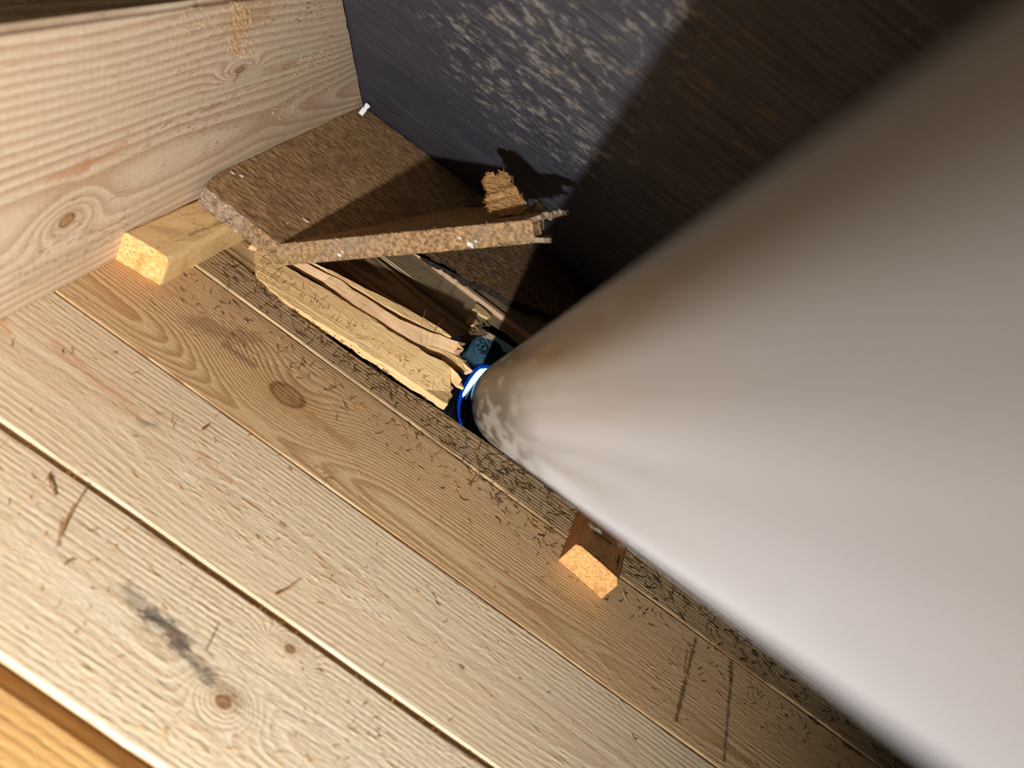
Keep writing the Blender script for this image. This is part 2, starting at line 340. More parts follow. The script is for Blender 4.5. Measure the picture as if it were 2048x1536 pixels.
# roofing felt under the planks, with a torn hole
def rect_with_hole(bm, x0, x1, y0, y1, z, hole, th):
    hv = [Vector((p[0], p[1], z)) for p in hole]; c = sum(hv, Vector()) / len(hv)
    def outer(p):
        d = (p - c); k = min(((x1 if d.x > 0 else x0) - c.x) / d.x if abs(d.x) > 1e-6 else 9e9, ((y1 if d.y > 0 else y0) - c.y) / d.y if abs(d.y) > 1e-6 else 9e9)
        return c + d * k
    ov = [outer(p) for p in hv]; n = len(hv)
    A = [bm.verts.new(p) for p in hv]; B = [bm.verts.new(p) for p in ov]; dn = Vector((0, 0, -th))
    A2 = [bm.verts.new(p + dn) for p in hv]; B2 = [bm.verts.new(p + dn) for p in ov]
    corners = [(x1, y1), (x0, y1), (x0, y0), (x1, y0)]
    for i in range(n):
        j = (i + 1) % n
        bm.faces.new((A[i], B[i], B[j], A[j])); bm.faces.new((A2[i], A2[j], B2[j], B2[i])); bm.faces.new((A[i], A[j], A2[j], A2[i]))
        if abs(ov[i].x - ov[j].x) > 1e-5 and abs(ov[i].y - ov[j].y) > 1e-5:
            k = min(corners, key=lambda q: (Vector((q[0], q[1], z)) - (ov[i] + ov[j]) / 2).length)
            q, q2 = bm.verts.new((k[0], k[1], z)), bm.verts.new((k[0], k[1], z - th))
            bm.faces.new((B[i], q, B[j])); bm.faces.new((B2[i], B2[j], q2))
ZF = -.026
rim_px = [(905, 760), (912, 722), (921, 697), (932, 680), (945, 668), (962, 660), (982, 653), (1000, 651), (1012, 660), (1040, 678)]
hole = [at(x, y, ZF)[:2] for x, y in rim_px]
hole += [(.125, .14), (.155, .09), (.16, .02), (.15, -.03), (.11, -.048), (.04, -.05), (-.02, -.05), (-.05, -.04)]
rnd = random.Random(5)
hl = [tuple(p) for p in jitter_loop([(a, b, 0) for a, b in hole], .006, .0012, rnd)]
felt = NT('felt_black'); fm_ = felt.done(felt.mix(felt.ramp(felt.noise(felt.co, 300, 3), .4, .7), lin(26, 26, 28), lin(48, 44, 40)), .85, felt.bump(felt.noise(felt.co, 500, 3), .002), .2)
bm = bmesh.new(); rect_with_hole(bm, -1.35, 1.35, -1.7, .6, ZF, hl, .004)
o = mesh_obj('roofing_felt', bm, fm_, rootf); o['label'] = 'black roofing felt with a torn hole'
crust = fibre('crust_grit', lin(170, 138, 96), lin(92, 74, 54), lin(60, 52, 44), lin(220, 184, 124), .8, 1.4, (300, 300, 300))
bm = bmesh.new(); arc = [at(x, y, -.008) for x, y in [(926, 688), (934, 677), (944, 668), (956, 661), (970, 655), (984, 650), (996, 648), (1004, 652)]]
pts = []
for a, b in zip(arc, arc[1:]):
    for k in range(6): pts.append(Vector(a).lerp(Vector(b), k / 6) + Vector((rnd.gauss(0, .0008), rnd.gauss(0, .0008), rnd.gauss(0, .0008))))
tube(bm, pts, lambda t: .0026 + .0052 * math.sin(math.pi * min(1, t * .9 + .1)) * rnd.uniform(.75, 1.2), 7)
o = mesh_obj('felt_edge', bm, crust, rootf); o['label'] = 'gritty torn rim of the roofing felt'

# leaning dark wall (local x along the planks, local y up the slope)
n = NT('wall_bitumen_board'); v = n.co
ln = n.noise(v, (9, 420, 1), 3, .6); l2 = n.noise(v, (22, 240, 1), 3, .6, 5); big = n.noise(v, (5, 7, 1), 3, .6, 2)
bl = n.noise(v, (58, 88, 1), 5, .74, 1); bl2 = n.noise(v, (60, 120, 1), 3, .6, 8); o_ = n.sep(v)
col = n.mix(n.ramp(ln, .35, .68), lin(44, 46, 53), lin(80, 80, 86)); col = n.mix(n.math('MULTIPLY', n.ramp(big, .4, .65), .4), col, lin(46, 46, 62))
def wl(px, py):
    p = onwall(px, py) - WP; return float(p @ WX), float(p @ PU)
zone = None
for (p, sx, sy) in (((1110, 110), .10, .16), ((1030, 200), .09, .13), ((1150, 290), .07, .10), ((1330, 40), .04, .09), ((930, 60), .07, .08)):
    g = n.gauss(o_[0], o_[1], *wl(*p), sx, sy); zone = g if zone is None else n.math('MAXIMUM', zone, g)
dust = n.math('MULTIPLY', n.ramp(n.math('ADD', bl, n.math('MULTIPLY', zone, .10)), .58, .74), n.math('ADD', .1, n.math('MULTIPLY', zone, .95)))
col = n.mix(n.math('MULTIPLY', dust, .6), col, n.mix(n.ramp(bl2, .4, .6), lin(160, 160, 158), lin(164, 152, 134)))
z2 = None
for (p, sx, sy) in (((1420, 130), .05, .1), ((1400, 400), .05, .06), ((1500, 250), .04, .12), ((1290, 130), .03, .03)):
    g = n.gauss(o_[0], o_[1], *wl(*p), sx, sy); z2 = g if z2 is None else n.math('MAXIMUM', z2, g)
col = n.mix(n.math('MULTIPLY', n.math('MULTIPLY', n.ramp(l2, .56, .72), z2), .45), col, lin(168, 122, 76))
spk = n.ramp(n.noise(v, 520, 1, .4, 3), .77, .8); col = n.mix(n.math('MULTIPLY', spk, .7), col, lin(200, 196, 190))
mw = n.done(col, .72, n.bump(n.math('ADD', n.math('MULTIPLY', ln, .8), n.math('ADD', n.math('MULTIPLY', l2, .4), n.math('MULTIPLY', bl, .6))), .0011), .3)
foot = WP - PU * (.057 / PU[2])
bm = bmesh.new(); Lw = 2.15
vs = [bm.verts.new(p) for p in ((-1.0, -.12, 0), (1.75, -.12, 0), (1.75, Lw, 0), (-1.0, Lw, 0), (-1.0, -.12, -.018), (1.75, -.12, -.018), (1.75, Lw, -.018), (-1.0, Lw, -.018))]
for f in ((0, 1, 2, 3), (7, 6, 5, 4), (0, 4, 5, 1), (1, 5, 6, 2), (2, 6, 7, 3), (3, 7, 4, 0)): bm.faces.new([vs[i] for i in f])
wall = mesh_obj('wall_back', bm, mw)
wall.matrix_world = Matrix([[WX[i], PU[i], WN[i], foot[i]] for i in range(3)] + [[0, 0, 0, 1]]); wall['kind'] = 'structure'
# fix the texture zero: the gaussians were measured from WP, the object's origin is the foot below it
shift = float((WP - foot) @ PU)
for nd in mw.node_tree.nodes:
    if nd.type == 'TEX_COORD':
        a = mw.node_tree.nodes.new('ShaderNodeVectorMath'); a.operation = 'SUBTRACT'; a.inputs[1].default_value = (0, shift, 0)
        outs = [l.to_socket for l in nd.outputs['Object'].links]
        mw.node_tree.links.new(nd.outputs['Object'], a.inputs[0])
        for s_ in outs: mw.node_tree.links.new(a.outputs[0], s_)
        break

# the rest of the attic, behind and beside the camera
def box(bm, x0, x1, y0, y1, z0, z1):
    vs = [bm.verts.new((x, y, z)) for z in (z0, z1) for y in (y0, y1) for x in (x0, x1)]
    for f in ((0, 2, 3, 1), (4, 5, 7, 6), (0, 1, 5, 4), (2, 6, 7, 3), (0, 4, 6, 2), (1, 3, 7, 5)): bm.faces.new([vs[i] for i in f])
for nm, b in (('wall_left', (-1.36, -1.30, -1.7, .65, -.07, 1.75)), ('wall_right', (1.30, 1.36, -1.7, .65, -.07, 1.75)), ('wall_front', (-1.36, 1.36, -1.72, -1.65, -.07, 1.75)), ('ceiling', (-1.36, 1.36, -1.72, -.9, 1.70, 1.75))):
    bm = bmesh.new(); box(bm, *b); mesh_obj(nm, bm, brown_dark)['kind'] = 'structure'

# ================================================================== BEAM AND BATTENS
XB = -.3525
xbf = lambda y: XB - .035 * (y + .05)                # the beam is not quite square to the planks
m_beam = wood('beam_spruce', lin(224, 186, 138), lin(190, 142, 92), .085, XB - .03, .0068, 3.0, axes='yzx', fuzz=.25, contrast=.55, saw=.03, tint=lin(212, 170, 122), warp=.05,
              knots=[])
def bpos(px, py):
    d = ray(px, py); p = CAM + d * ((XB - CAM[0]) / d[0]); return float(p[1]), float(p[2])
def bknot(p, rx, ry, kind): y, z = bpos(*p); return (y, z, rx, ry, kind)
def bstain(a, b, wd, c, k): return bpos(*a) + bpos(*b) + (wd, c, k)
PALE = lin(226, 208, 176)
m_beam = wood('beam_spruce_face', lin(243, 215, 180), lin(194, 150, 112), .10, XB - .035, .0125, 3.0, axes='yzx', fuzz=.5, contrast=1.15, saw=.02, tint=lin(216, 178, 136), warp=.05, cath=.05,
              knots=[bknot((120, 430), .008, .0065, 'ring'), bknot((480, 140), .007, .003, 'ring')],
              stains=[bstain((180, 235), (400, 195), .010, PALE, .6), bstain((420, 190), (620, 105), .012, PALE, .6), bstain((20, 560), (700, 215), .010, lin(206, 188, 160), .45),
                      bstain((80, 345), (160, 320), .009, lin(206, 150, 108), .6), bstain((160, 320), (240, 280), .007, lin(206, 150, 108), .5), bstain((405, 220), (440, 205), .004, lin(180, 128, 86), .6),
                      bstain((530, 145), (600, 130), .006, lin(192, 142, 100), .6), bstain((470, 160), (485, 130), .004, lin(150, 104, 66), .6),
                      bstain((460, 40), (530, 20), .02, lin(196, 140, 74), .35), bstain((470, 110), (475, 60), .01, lin(206, 150, 84), .4)])
beam_top = wood('beam_top_brown', lin(150, 112, 70), lin(96, 66, 40), XB - .04, .2, .006, 6.0, axes='yxz', fuzz=.2, contrast=.6)  # top face in a darker brown than the side
bm = bmesh.new(); yk = lambda z: float(foot[1]) - z * 1.2975 - .003
prof = [(-1.6, .0005), (yk(0), .0005), (yk(BH), BH), (-1.6, BH)]
rnd = random.Random(9); lo_, hi_ = [], []
edge = []
for (a, b) in zip(prof, prof[1:] + prof[:1]):
    k = 24 if a[0] > -1 and b[0] > -1 else 1
    for j in range(k):
        t = j / k; edge.append((a[0] + (b[0] - a[0]) * t + (rnd.gauss(0, .0008) if k > 1 and j else 0), a[1] + (b[1] - a[1]) * t))
fv = [bm.verts.new((xbf(y), y, z)) for y, z in edge]; bv = [bm.verts.new((xbf(y) - .098, y, z)) for y, z in edge]
bm.faces.new(fv); bm.faces.new(bv[::-1])
for i in range(len(fv)):
    j = (i + 1) % len(fv); f = bm.faces.new((fv[i], bv[i], bv[j], fv[j])); f.material_index = 1 if abs(edge[i][1] - BH) < 1e-6 and abs(edge[j][1] - BH) < 1e-6 else 0
bmesh.ops.bevel(bm, geom=[e for e in bm.edges if abs(e.verts[0].co.z - BH) < 1e-6 and abs(e.verts[1].co.z - BH) < 1e-6 and abs(e.verts[0].co.x - xbf(e.verts[0].co.y)) < 1e-5 and abs(e.verts[1].co.x - xbf(e.verts[1].co.y)) < 1e-5], offset=.004, segments=2, affect='EDGES')
beam = mesh_obj('timber_beam', bm, [m_beam, beam_top])
tag(beam, 'broad pale sawn timber beam standing on the planks, its end cut against the dark wall', 'beam')

def batten(x0, x1, y0a, y0b, y1, h, side, top, end, cham=.003):
    """lath along Y; its sawn end at y0a (left) .. y0b (right)"""
    bm = bmesh.new(); rnd = random.Random(int(abs(x0) * 1000)); loops = []
    ys = [0] + [.004 + k * .02 for k in range(int((y1 - y0a) / .02))]
    for i, d in enumerate(ys):
        j = lambda: rnd.gauss(0, .0004)
        pr = [(x0, 0), (x0, h - cham), (x0 + cham, h), ((x0 * .6 + x1 * .4), h), ((x0 * .3 + x1 * .7), h - .0004), (x1 - cham * 1.3, h), (x1, h - cham * 1.5), (x1, 0)]
        loops.append([bm.verts.new((x + j(), (y0a + (y0b - y0a) * (x - x0) / (x1 - x0)) + d + (j() if i else rnd.gauss(0, .0006)), z + (0.0002 if z == 0 else j()))) for x, z in pr])
    for a, b in zip(loops, loops[1:]):
        for k in range(len(a)):
            m = (k + 1) % len(a); f = bm.faces.new((a[k], a[m], b[m], b[k])); f.material_index = 1 if 1 <= k <= 5 else 0
    f = bm.faces.new(loops[0][::-1]); f.material_index = 2; f = bm.faces.new(loops[-1]); f.material_index = 2
    return mesh_obj('wooden_batten', bm, [side, top, end])
mb1 = wood('batten_wood', lin(240, 196, 134), lin(214, 158, 96), -.33, -.2, .03, 70.0, axes='yxz', fuzz=.3, contrast=.05, cath=.01, tint=lin(228, 180, 118), bumpk=.6, stains=[(-.10, -.318, -.02, -.312, .003, lin(120, 70, 34), .5)])
b1 = batten(xbf(-.1) + .001, -.3045, -.152, -.145, .24, .0345, mb1, mb1, endgrain('batten_end_pale', lin(246, 208, 146), lin(226, 168, 92), lin(196, 128, 58)))
tag(b1, 'short pale batten along the beam foot, partly under the brown fibreboard', 'batten', 'battens nailed over the planks')
x2, y2 = fl2(1117, 1122); x3, y3 = fl2(1199, 1195)
mb2 = wood('batten_wood_orange', lin(172, 114, 64), lin(134, 82, 42), .18, -.05, .008, 75.0, axes='yxz', fuzz=.2, contrast=.4, bumpk=.6)
q = lambda px, py: (float(at(px, py, .033)[1]), float(at(px, py, .033)[0]))
def tst(a, b, wd, c, k): return q(*a) + q(*b) + (wd, c, k)
mb2t = wood('batten_top_dirty', lin(140, 92, 50), lin(92, 58, 32), .18, -.05, .008, 77.0, axes='yxz', fuzz=.2, contrast=.6,
            stains=[tst((1182, 1054), (1198, 1064), .004, lin(226, 210, 184), .9), tst((1188, 1064), (1230, 1092), .0035, lin(52, 36, 26), .8), tst((1238, 1090), (1250, 1096), .004, lin(170, 150, 124), .7),
                    tst((1238, 1112), (1232, 1140), .0013, lin(30, 18, 12), .95)])
b2 = batten(x2, x3 + .002, y2, y3, .24, .0335, mb2, mb2t, endgrain('batten_end_orange', lin(232, 190, 128), lin(214, 156, 90), lin(176, 112, 58)), .004)
tag(b2, 'short orange-brown batten with a dirty top, jutting out from under the pipe', 'batten', 'battens nailed over the planks')

# ================================================================== FIBREBOARD
FB, FBd, FBl = lin(204, 162, 112), lin(128, 96, 68), lin(250, 208, 140)
mf = fibre('fibreboard_face', FB, FBd, lin(130, 94, 68), FBl, .55)
me_ = fibre('fibreboard_edge', lin(176, 142, 100), lin(112, 86, 62), lin(140, 122, 104), lin(214, 184, 138), .5, .8, (260, 260, 260))
mg = fibre('fibreboard_edge_grey', lin(170, 150, 124), lin(112, 94, 76), lin(150, 134, 114), lin(216, 204, 182), .6, .8, (120, 320, 320))
mt = fibre('fibreboard_torn', lin(212, 164, 106), lin(170, 122, 72), lin(190, 144, 92), lin(234, 192, 134), .5, 1.6, (300, 300, 300))
FZ, FT = .057, .0215
A_ = at(408, 372, FZ); K_ = at(560, 488, FZ); E_ = at(965, 405, FZ)
cd = nrm(E_ - K_); pp = nrm(np.cross(cd, [0, 0, 1])); pp = pp if pp[0] > 0 else -pp
ph = math.radians(44.5); ed = .27 * cd + .963 * (math.cos(ph) * pp + math.sin(ph) * np.array([0, 0, 1]))   # rising front edge of the flap
fnv = nrm(np.cross(ed, cd)); fnv = fnv if fnv[2] > 0 else -fnv                                          # upper face normal of the flap
root = empty('fibreboard', tuple(at(470, 400, FZ - FT)))
tag(root, 'brown fibreboard offcut with a cracked, upturned flap, lying on the batten beside the beam', 'board')
nm_ = nrm(np.array([0, 0, 1]) + fnv); mit = -Vector(nm_) / float(nm_ @ fnv)
def near_crease(p): d = np.array(p) - K_; return np.linalg.norm(d - cd * (d @ cd)) < .0015
rnd = random.Random(21)
ywl = lambda x, z: float(WP[1] + (x - WP[0]) * .02 - (z - .057) * 1.2975) - .002
def wob(p, a=.0006): return Vector(p) + Vector((rnd.gauss(0, a), rnd.gauss(0, a), rnd.gauss(0, a * .5)))
# flat part: outline beam side -> front edge -> crease -> wall
crs = [Vector(K_).lerp(Vector(K_ + cd * (ywl(-.14, FZ) - K_[1]) / cd[1]), t) for t in (0, 1)]
base = [tuple(A_), tuple(K_), tuple(crs[1]), (xbf(.35) + .0012, ywl(XB, FZ), FZ), (xbf(-.016) + .0012, -.016, FZ)]
bm = bmesh.new(); top = jitter_loop(base, .004, .0008, rnd, {1: .0, 2: .0009, 3: .0003, 4: .0006})
slab(bm, top, FT, mi_top=0, mi_side=1, nfun=lambda p: mit if near_crease(p) else Vector((0, 0, -1)), mfun=lambda p: 2 if p.x > -.302 + .012 * mnoise.noise(p * 300) else 1)
mesh_obj('panel', bm, [mf, mg, me_], root)
# flap: same thickness, upper face continues from the crease
TL = .258
def fp(s, t, d=0.0): return Vector(K_ + ed * s + cd * t - fnv * d)       # s along front edge, t along crease direction, d below upper face
bm = bmesh.new()
o1 = [fp(0, 0), fp(TL * .45, 0), fp(TL * .8, .0), fp(TL, .002), fp(TL * .99, .03), fp(TL * .92, .06), fp(TL * .8, .10), fp(TL * .6, .17), fp(TL * .35, .25), fp(0, .33)]
o1 = jitter_loop(o1, .004, .0006, rnd, {3: .003, 4: .003, 5: .003, 6: .002, 7: .002, 8: .002, 9: 0})
slab(bm, o1, FT, -Vector(fnv), 0, 1, nfun=lambda p: mit if near_crease(p) else -Vector(fnv))
fl_ = mesh_obj('flap', bm, [mf, me_], root)
# delaminated end of the flap: two thin layers with a dark mouth between
bm = bmesh.new()
lowr = [fp(TL - .004, .001, FT * .78), fp(TL + .006, .002, FT * .8), fp(TL + .013, .006, FT * .86), fp(TL + .008, .02, FT * .8), fp(TL - .004, .03, FT * .78)]
slab(bm, jitter_loop(lowr, .003, .001, rnd), .0045, -Vector(fnv), 0, 1)
mesh_obj('torn_layer', bm, [me_, mg], root)
bm = bmesh.new()
uppr = [fp(TL - .004, .004, -.001), fp(TL + .005, .006, -.003), fp(TL + .012, .03, -.004), fp(TL + .014, .05, -.002), fp(TL + .008, .06, -.001), fp(TL - .006, .05, -.001)]
slab(bm, jitter_loop(uppr, .003, .0014, rnd), .004, -Vector(fnv), 0, 1)
mesh_obj('torn_layer', bm, [me_, mg], root)
# upright torn tab facing the room
TD = .80
tab_px = [(962, 366), (968, 360), (970, 350), (984, 345), (992, 352), (998, 342), (1008, 344), (1016, 346), (1022, 352), (1026, 368), (1036, 384), (1046, 396), (1056, 416), (1058, 428), (1040, 428), (1020, 430), (1000, 432), (984, 430), (976, 420), (967, 402), (974, 392), (972, 380)]
dE = float(((fp(TL * .82, .02)) - Vector(CAM)).dot(Vector(R.T[:, 2] if False else (R @ [0, 0, 1]))))
tab = [Vector(along(x, y, dE + .02 + (430 - y) * .0004)) for x, y in tab_px]
bm = bmesh.new(); vdir = nrm(R @ np.array([.25, -.15, 1.0]))
tb = []
for i, p in enumerate(tab):
    p2 = tab[(i + 1) % len(tab)]
    tb += [p + Vector((rnd.gauss(0, .0006), rnd.gauss(0, .0006), rnd.gauss(0, .0006))), p.lerp(p2, .35) + Vector((rnd.gauss(0, .0012), 0, rnd.gauss(0, .0012))), p.lerp(p2, .7) + Vector((rnd.gauss(0, .0012), 0, rnd.gauss(0, .0012)))]
slab(bm, tb, .012, Vector(vdir), 0, 1)
o = mesh_obj('torn_tab', bm, [mt, mg], root); o['label'] = 'torn tan tongue of the fibreboard standing upright'
bm = bmesh.new()
fr_px = [(1046, 400), (1060, 410), (1070, 402), (1080, 404), (1092, 414), (1100, 428), (1104, 438), (1094, 440), (1086, 434), (1074, 434), (1062, 430), (1052, 424)]
fr3 = [Vector(along(x, y, dE + .03)) for x, y in fr_px]; f3 = []
for i, p in enumerate(fr3):
    p2 = fr3[(i + 1) % len(fr3)]
    for t in (0, .33, .66): f3.append(p.lerp(p2, t) + Vector((rnd.gauss(0, .0011), rnd.gauss(0, .0011), rnd.gauss(0, .0011))))
slab(bm, f3, .006, Vector(vdir), 0, 0)
mesh_obj('torn_layer', bm, [mg, mg], root)
# pale flecks on the edge
white = NT('paint_white'); mwht = white.done(white.mix(white.noise(white.co, 900, 2), (.62, .6, .56), (.85, .84, .8)), .8, white.bump(white.noise(white.co, 700, 3), .002))
for (s, d, r1) in ((.197, FT * .82, .0026), (.188, FT * .5, .0012), (.203, FT * .7, .0012), (.062, FT * .75, .0016), (.066, FT * .62, .001), (.055, FT * .3, .001)):
    bm = bmesh.new(); bmesh.ops.create_icosphere(bm, subdivisions=2, radius=r1)
    for v_ in bm.verts: v_.co = Vector((v_.co.x * 1.5, v_.co.y * .5, v_.co.z)) * (1 + .35 * mnoise.noise(v_.co * 900 + Vector((s * 99, 0, 0)))) + fp(s, 0, d)
    mesh_obj('paint_fleck', bm, mwht, root)
for c in root.children:                            # nothing of the board pokes through the wall
    for v_ in c.data.vertices:
        d_ = (v_.co - Vector(WP)).dot(Vector(WN))
        if d_ < .002: v_.co += Vector(WN) * (.002 - d_)
adopt(root)

mpnk = white.__class__('chip_pale'); mchip = mpnk.done(lin(206, 176, 158), .8)
for (x, y, r1, sq) in ((466, 346, .0024, 1.2), (484, 352, .003, .8), (612, 441, .0022, 2.4), (575, 446, .001, 1.5), (652, 294, .0016, .5)):
    bm = bmesh.new(); bmesh.ops.create_icosphere(bm, subdivisions=2, radius=r1); c_ = Vector(at(x, y, FZ))
    for v_ in bm.verts: v_.co = Vector((v_.co.x * sq, v_.co.y, v_.co.z * .5)) * (1 + .4 * mnoise.noise(v_.co * 700 + c_ * 50)) + c_
    o = mesh_obj('pale_chip', bm, mchip, root); o.matrix_parent_inverse = Matrix.Translation(-root.location)

# lower scrap of fibreboard on the planks, torn along its near edge
ms = fibre('fibreboard_scrap_face', lin(160, 124, 86), lin(82, 62, 48), lin(110, 82, 60), lin(214, 168, 112), .5, 1.5, (150, 260, 260))
mse = fibre('fibreboard_scrap_edge', lin(62, 52, 46), lin(40, 34, 32), lin(52, 44, 40), lin(110, 90, 64), .4)
bm = bmesh.new(); SZ = .0165
ep = [at(x, y, SZ) for x, y in [(800, 492), (840, 500), (868, 522), (900, 536), (940, 562), (985, 578), (1020, 600), (1042, 604)]]
out = [tuple(p) for p in ep] + [(.015, .25, SZ), (.05, .28, SZ), (.06, .325, SZ), (.02, ywl(.02, SZ), SZ), (-.20, ywl(-.2, SZ), SZ), (-.21, .2, SZ)]
slab(bm, jitter_loop(out, .0035, .0009, rnd, {k: .0016 for k in range(8)}), SZ - .0062, mi_top=0, mi_side=1, rnd=rnd)
o = mesh_obj('fibreboard_scrap', bm, [ms, mse]); tag(o, 'flat dark brown fibreboard scrap with a torn edge, under the flap against the wall', 'board')

# staple strip
st = NT('staple_steel'); mst = st.done((.9, .9, .88), .45, None, .5); st.b.inputs['Metallic'].default_value = .35
bm = bmesh.new(); p0, p1 = Vector(along(721, 227, 1.12)), Vector(along(734, 210, 1.12))
p0 = Vector(at(721, 229, FZ + .0025)); p1 = Vector(onwall(737, 209, .004)); ax = (p1 - p0).normalized(); s_ = ax.cross(Vector(PU)).normalized(); u_2 = s_.cross(ax)
for k in range(7):
    c = p0.lerp(p1, (k + .5) / 7); hl_ = (p1 - p0).length / 7 * .43; wv = .0034 if k != 4 else .0022
    vs = [bm.verts.new(c + ax * (a * hl_) + s_ * (b * wv) + u_2 * (d * .0011)) for a in (-1, 1) for b in (-1, 1) for d in (-1, 1)]
    for f in ((0, 1, 3, 2), (4, 6, 7, 5), (0, 4, 5, 1), (2, 3, 7, 6), (0, 2, 6, 4), (1, 5, 7, 3)): bm.faces.new([vs[i] for i in f])
vs = [bm.verts.new(p + s_ * (b * .0026) + u_2 * (d * .0008)) for p in (p0, p1) for b in (-1, 1) for d in (-1, 1)]
for f in ((0, 1, 3, 2), (4, 6, 7, 5), (0, 4, 5, 1), (2, 3, 7, 6), (0, 2, 6, 4), (1, 5, 7, 3)): bm.faces.new([vs[i] for i in f])
o = mesh_obj('staple_strip', bm, mst); tag(o, 'tiny silver ribbed staple strip at the corner of beam, fibreboard and wall', 'staple')

# ================================================================== PIPE AND FLASHING
pz = Vector(PU); px_ = Vector(WX); px_ = (px_ - pz * px_.dot(pz)).normalized(); py_ = pz.cross(px_)
def pp3(r, a, h): return Vector(PC) + pz * h + (px_ * math.cos(a) + py_ * math.sin(a)) * r
def lathe(bm, rh, seg=96, a0=0.0, a1=2 * math.pi, closed=False):
    full = abs(a1 - a0 - 2 * math.pi) < 1e-6; k = seg if full else seg + 1
    loops = [[bm.verts.new(pp3(r, a0 + (a1 - a0) * i / seg, h)) for i in range(k)] for r, h in rh]
    prs = list(zip(loops, loops[1:])) + ([(loops[-1], loops[0])] if closed else [])
    for A, B in prs:
        for i in range(seg): bm.faces.new((A[i], A[(i + 1) % k], B[(i + 1) % k], B[i]))
    if closed and not full:
        bm.faces.new([l[0] for l in loops]); bm.faces.new([l[-1] for l in loops][::-1])
    return loops
vp = empty('vent_pipe', tuple(PC)); tag(vp, 'thick off-white plastic vent pipe slanting up out of the hole in the planks', 'pipe')
n = NT('pipe_plastic'); g_ = n.t.nodes.new('ShaderNodeTexCoord')
Mi = Matrix([[px_[i], py_[i], pz[i], PC[i]] for i in range(3)] + [[0, 0, 0, 1]])
pe = bpy.data.objects.new('pipe_body', None)
v = n.co; o_ = n.sep(v); H = o_[2]
ang = n.math('ARCTAN2', o_[1], o_[0]); vv = n.comb(n.math('MULTIPLY', o_[0], 1), o_[1], n.math('MULTIPLY', H, .1))
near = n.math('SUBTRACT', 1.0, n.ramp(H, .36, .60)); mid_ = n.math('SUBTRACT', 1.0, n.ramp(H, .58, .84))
upper = n.ramp(n.math('MULTIPLY', n.math('ADD', ang, math.radians(180)), -1.0), math.radians(-58), math.radians(-18))
cl = n.noise(vv, (95, 95, 150), 5, .62); st_ = n.noise(vv, (60, 60, 14), 3, .5, 3); cl2 = n.noise(vv, (34, 34, 10), 3, .5, 7)
col = n.mix(n.ramp(st_, .35, .65), (.395, .42, .465), (.355, .378, .42))
col = n.mix(n.math('MULTIPLY', n.ramp(cl2, .45, .62), n.math('MULTIPLY', n.math('MULTIPLY', mid_, upper), .85)), col, (.33, .26, .18))
col = n.mix(n.math('MULTIPLY', n.ramp(st_, .50, .62), n.math('MULTIPLY', mid_, .6)), col, (.20, .185, .17))
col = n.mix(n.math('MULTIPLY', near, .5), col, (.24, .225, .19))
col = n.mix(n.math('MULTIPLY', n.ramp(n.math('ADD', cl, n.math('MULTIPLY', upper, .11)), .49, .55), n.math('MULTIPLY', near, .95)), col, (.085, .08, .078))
bg = n.math('MULTIPLY', n.gauss(H, ang, .60, math.radians(-158), .13, .30), n.ramp(st_, .36, .56)); col = n.mix(n.math('MULTIPLY', bg, .75), col, (.27, .205, .135))
brn = n.gauss(H, ang, .58, math.radians(-169), .10, .16)
col = n.mix(n.math('MULTIPLY', n.math('MULTIPLY', brn, n.ramp(n.noise(vv, (50, 50, 30), 3, .6, 12), .38, .55)), .8), col, (.12, .085, .04))
for h_, a_ in ((.511, -166.3), (.535, -169.6), (.56, -168)):
    col = n.mix(n.math('MULTIPLY', n.gauss(H, ang, h_, math.radians(a_), .012, .03), .7), col, (.55, .36, .18))
mp = n.done(col, .42, n.bump(cl, .0003), .4)
def pipe_part(name, rh, mat, parent, **k):
    bm = bmesh.new(); lathe(bm, rh, **k)
    bmesh.ops.transform(bm, matrix=Mi.inverted(), verts=bm.verts[:])
    o = mesh_obj(name, bm, mat, parent, smooth=math.radians(40)); return o
PLEN = 1.55
WT = .0045
o = pipe_part('pipe_body', [(PR - WT, .002), (PR - .002, -.0005), (PR, .003), (PR, .2), (PR, .5), (PR, 1.0), (PR, PLEN), (PR - WT, PLEN), (PR - WT, .5)], mp, vp, closed=True)
blue = NT('tube_blue_gloss'); mblue = blue.done(blue.mix(blue.noise(blue.co, 120, 3), (.012, .02, .035), (.03, .05, .08)), .28, blue.bump(blue.noise(blue.co, 900, 2), .0008), .5)
pipe_part('spigot', [(.0495, .02), (.0532, .018), (.0525, -.120), (.0525, -.128), (.0495, -.128)], mblue, vp, closed=True)
pipe_part('spigot_plug', [(.0005, -.10), (.0492, -.10), (.0492, -.11), (.0005, -.11)], mblue, vp, closed=True)
def pipe_hit(px, py):                              # where a photo point meets the pipe
    d = ray(px, py); o0 = CAM - PC; a = d - PU * (d @ PU); b = o0 - PU * (o0 @ PU)
    A, B, C2 = a @ a, 2 * a @ b, b @ b - PR * PR
    return CAM + d * ((-B - math.sqrt(max(B * B - 4 * A * C2, 0))) / (2 * A))
drop = NT('droplet_glint'); mdrop = drop.done((.62, .63, .66), .4)  # pale beads standing in for bright glints of water droplets
for (x, y, r1) in ((1124, 784, .0006), (1145, 797, .0005), (1081, 785, .0004), (1228, 620, .0005), (1600, 1218, .0007)):
    q0 = Mi.inverted() @ Vector(pipe_hit(x, y)); bm = bmesh.new(); bmesh.ops.create_icosphere(bm, subdivisions=2, radius=r1)
    rad_ = Vector((q0.x, q0.y, 0)).normalized()
    for v_ in bm.verts: v_.co = v_.co - rad_ * v_.co.dot(rad_) * .6 + q0
    mesh_obj('droplet_glint', bm, mdrop, vp, smooth=0)
for c in vp.children: c.matrix_parent_inverse = Matrix.Translation(-vp.location); c.matrix_basis = Mi

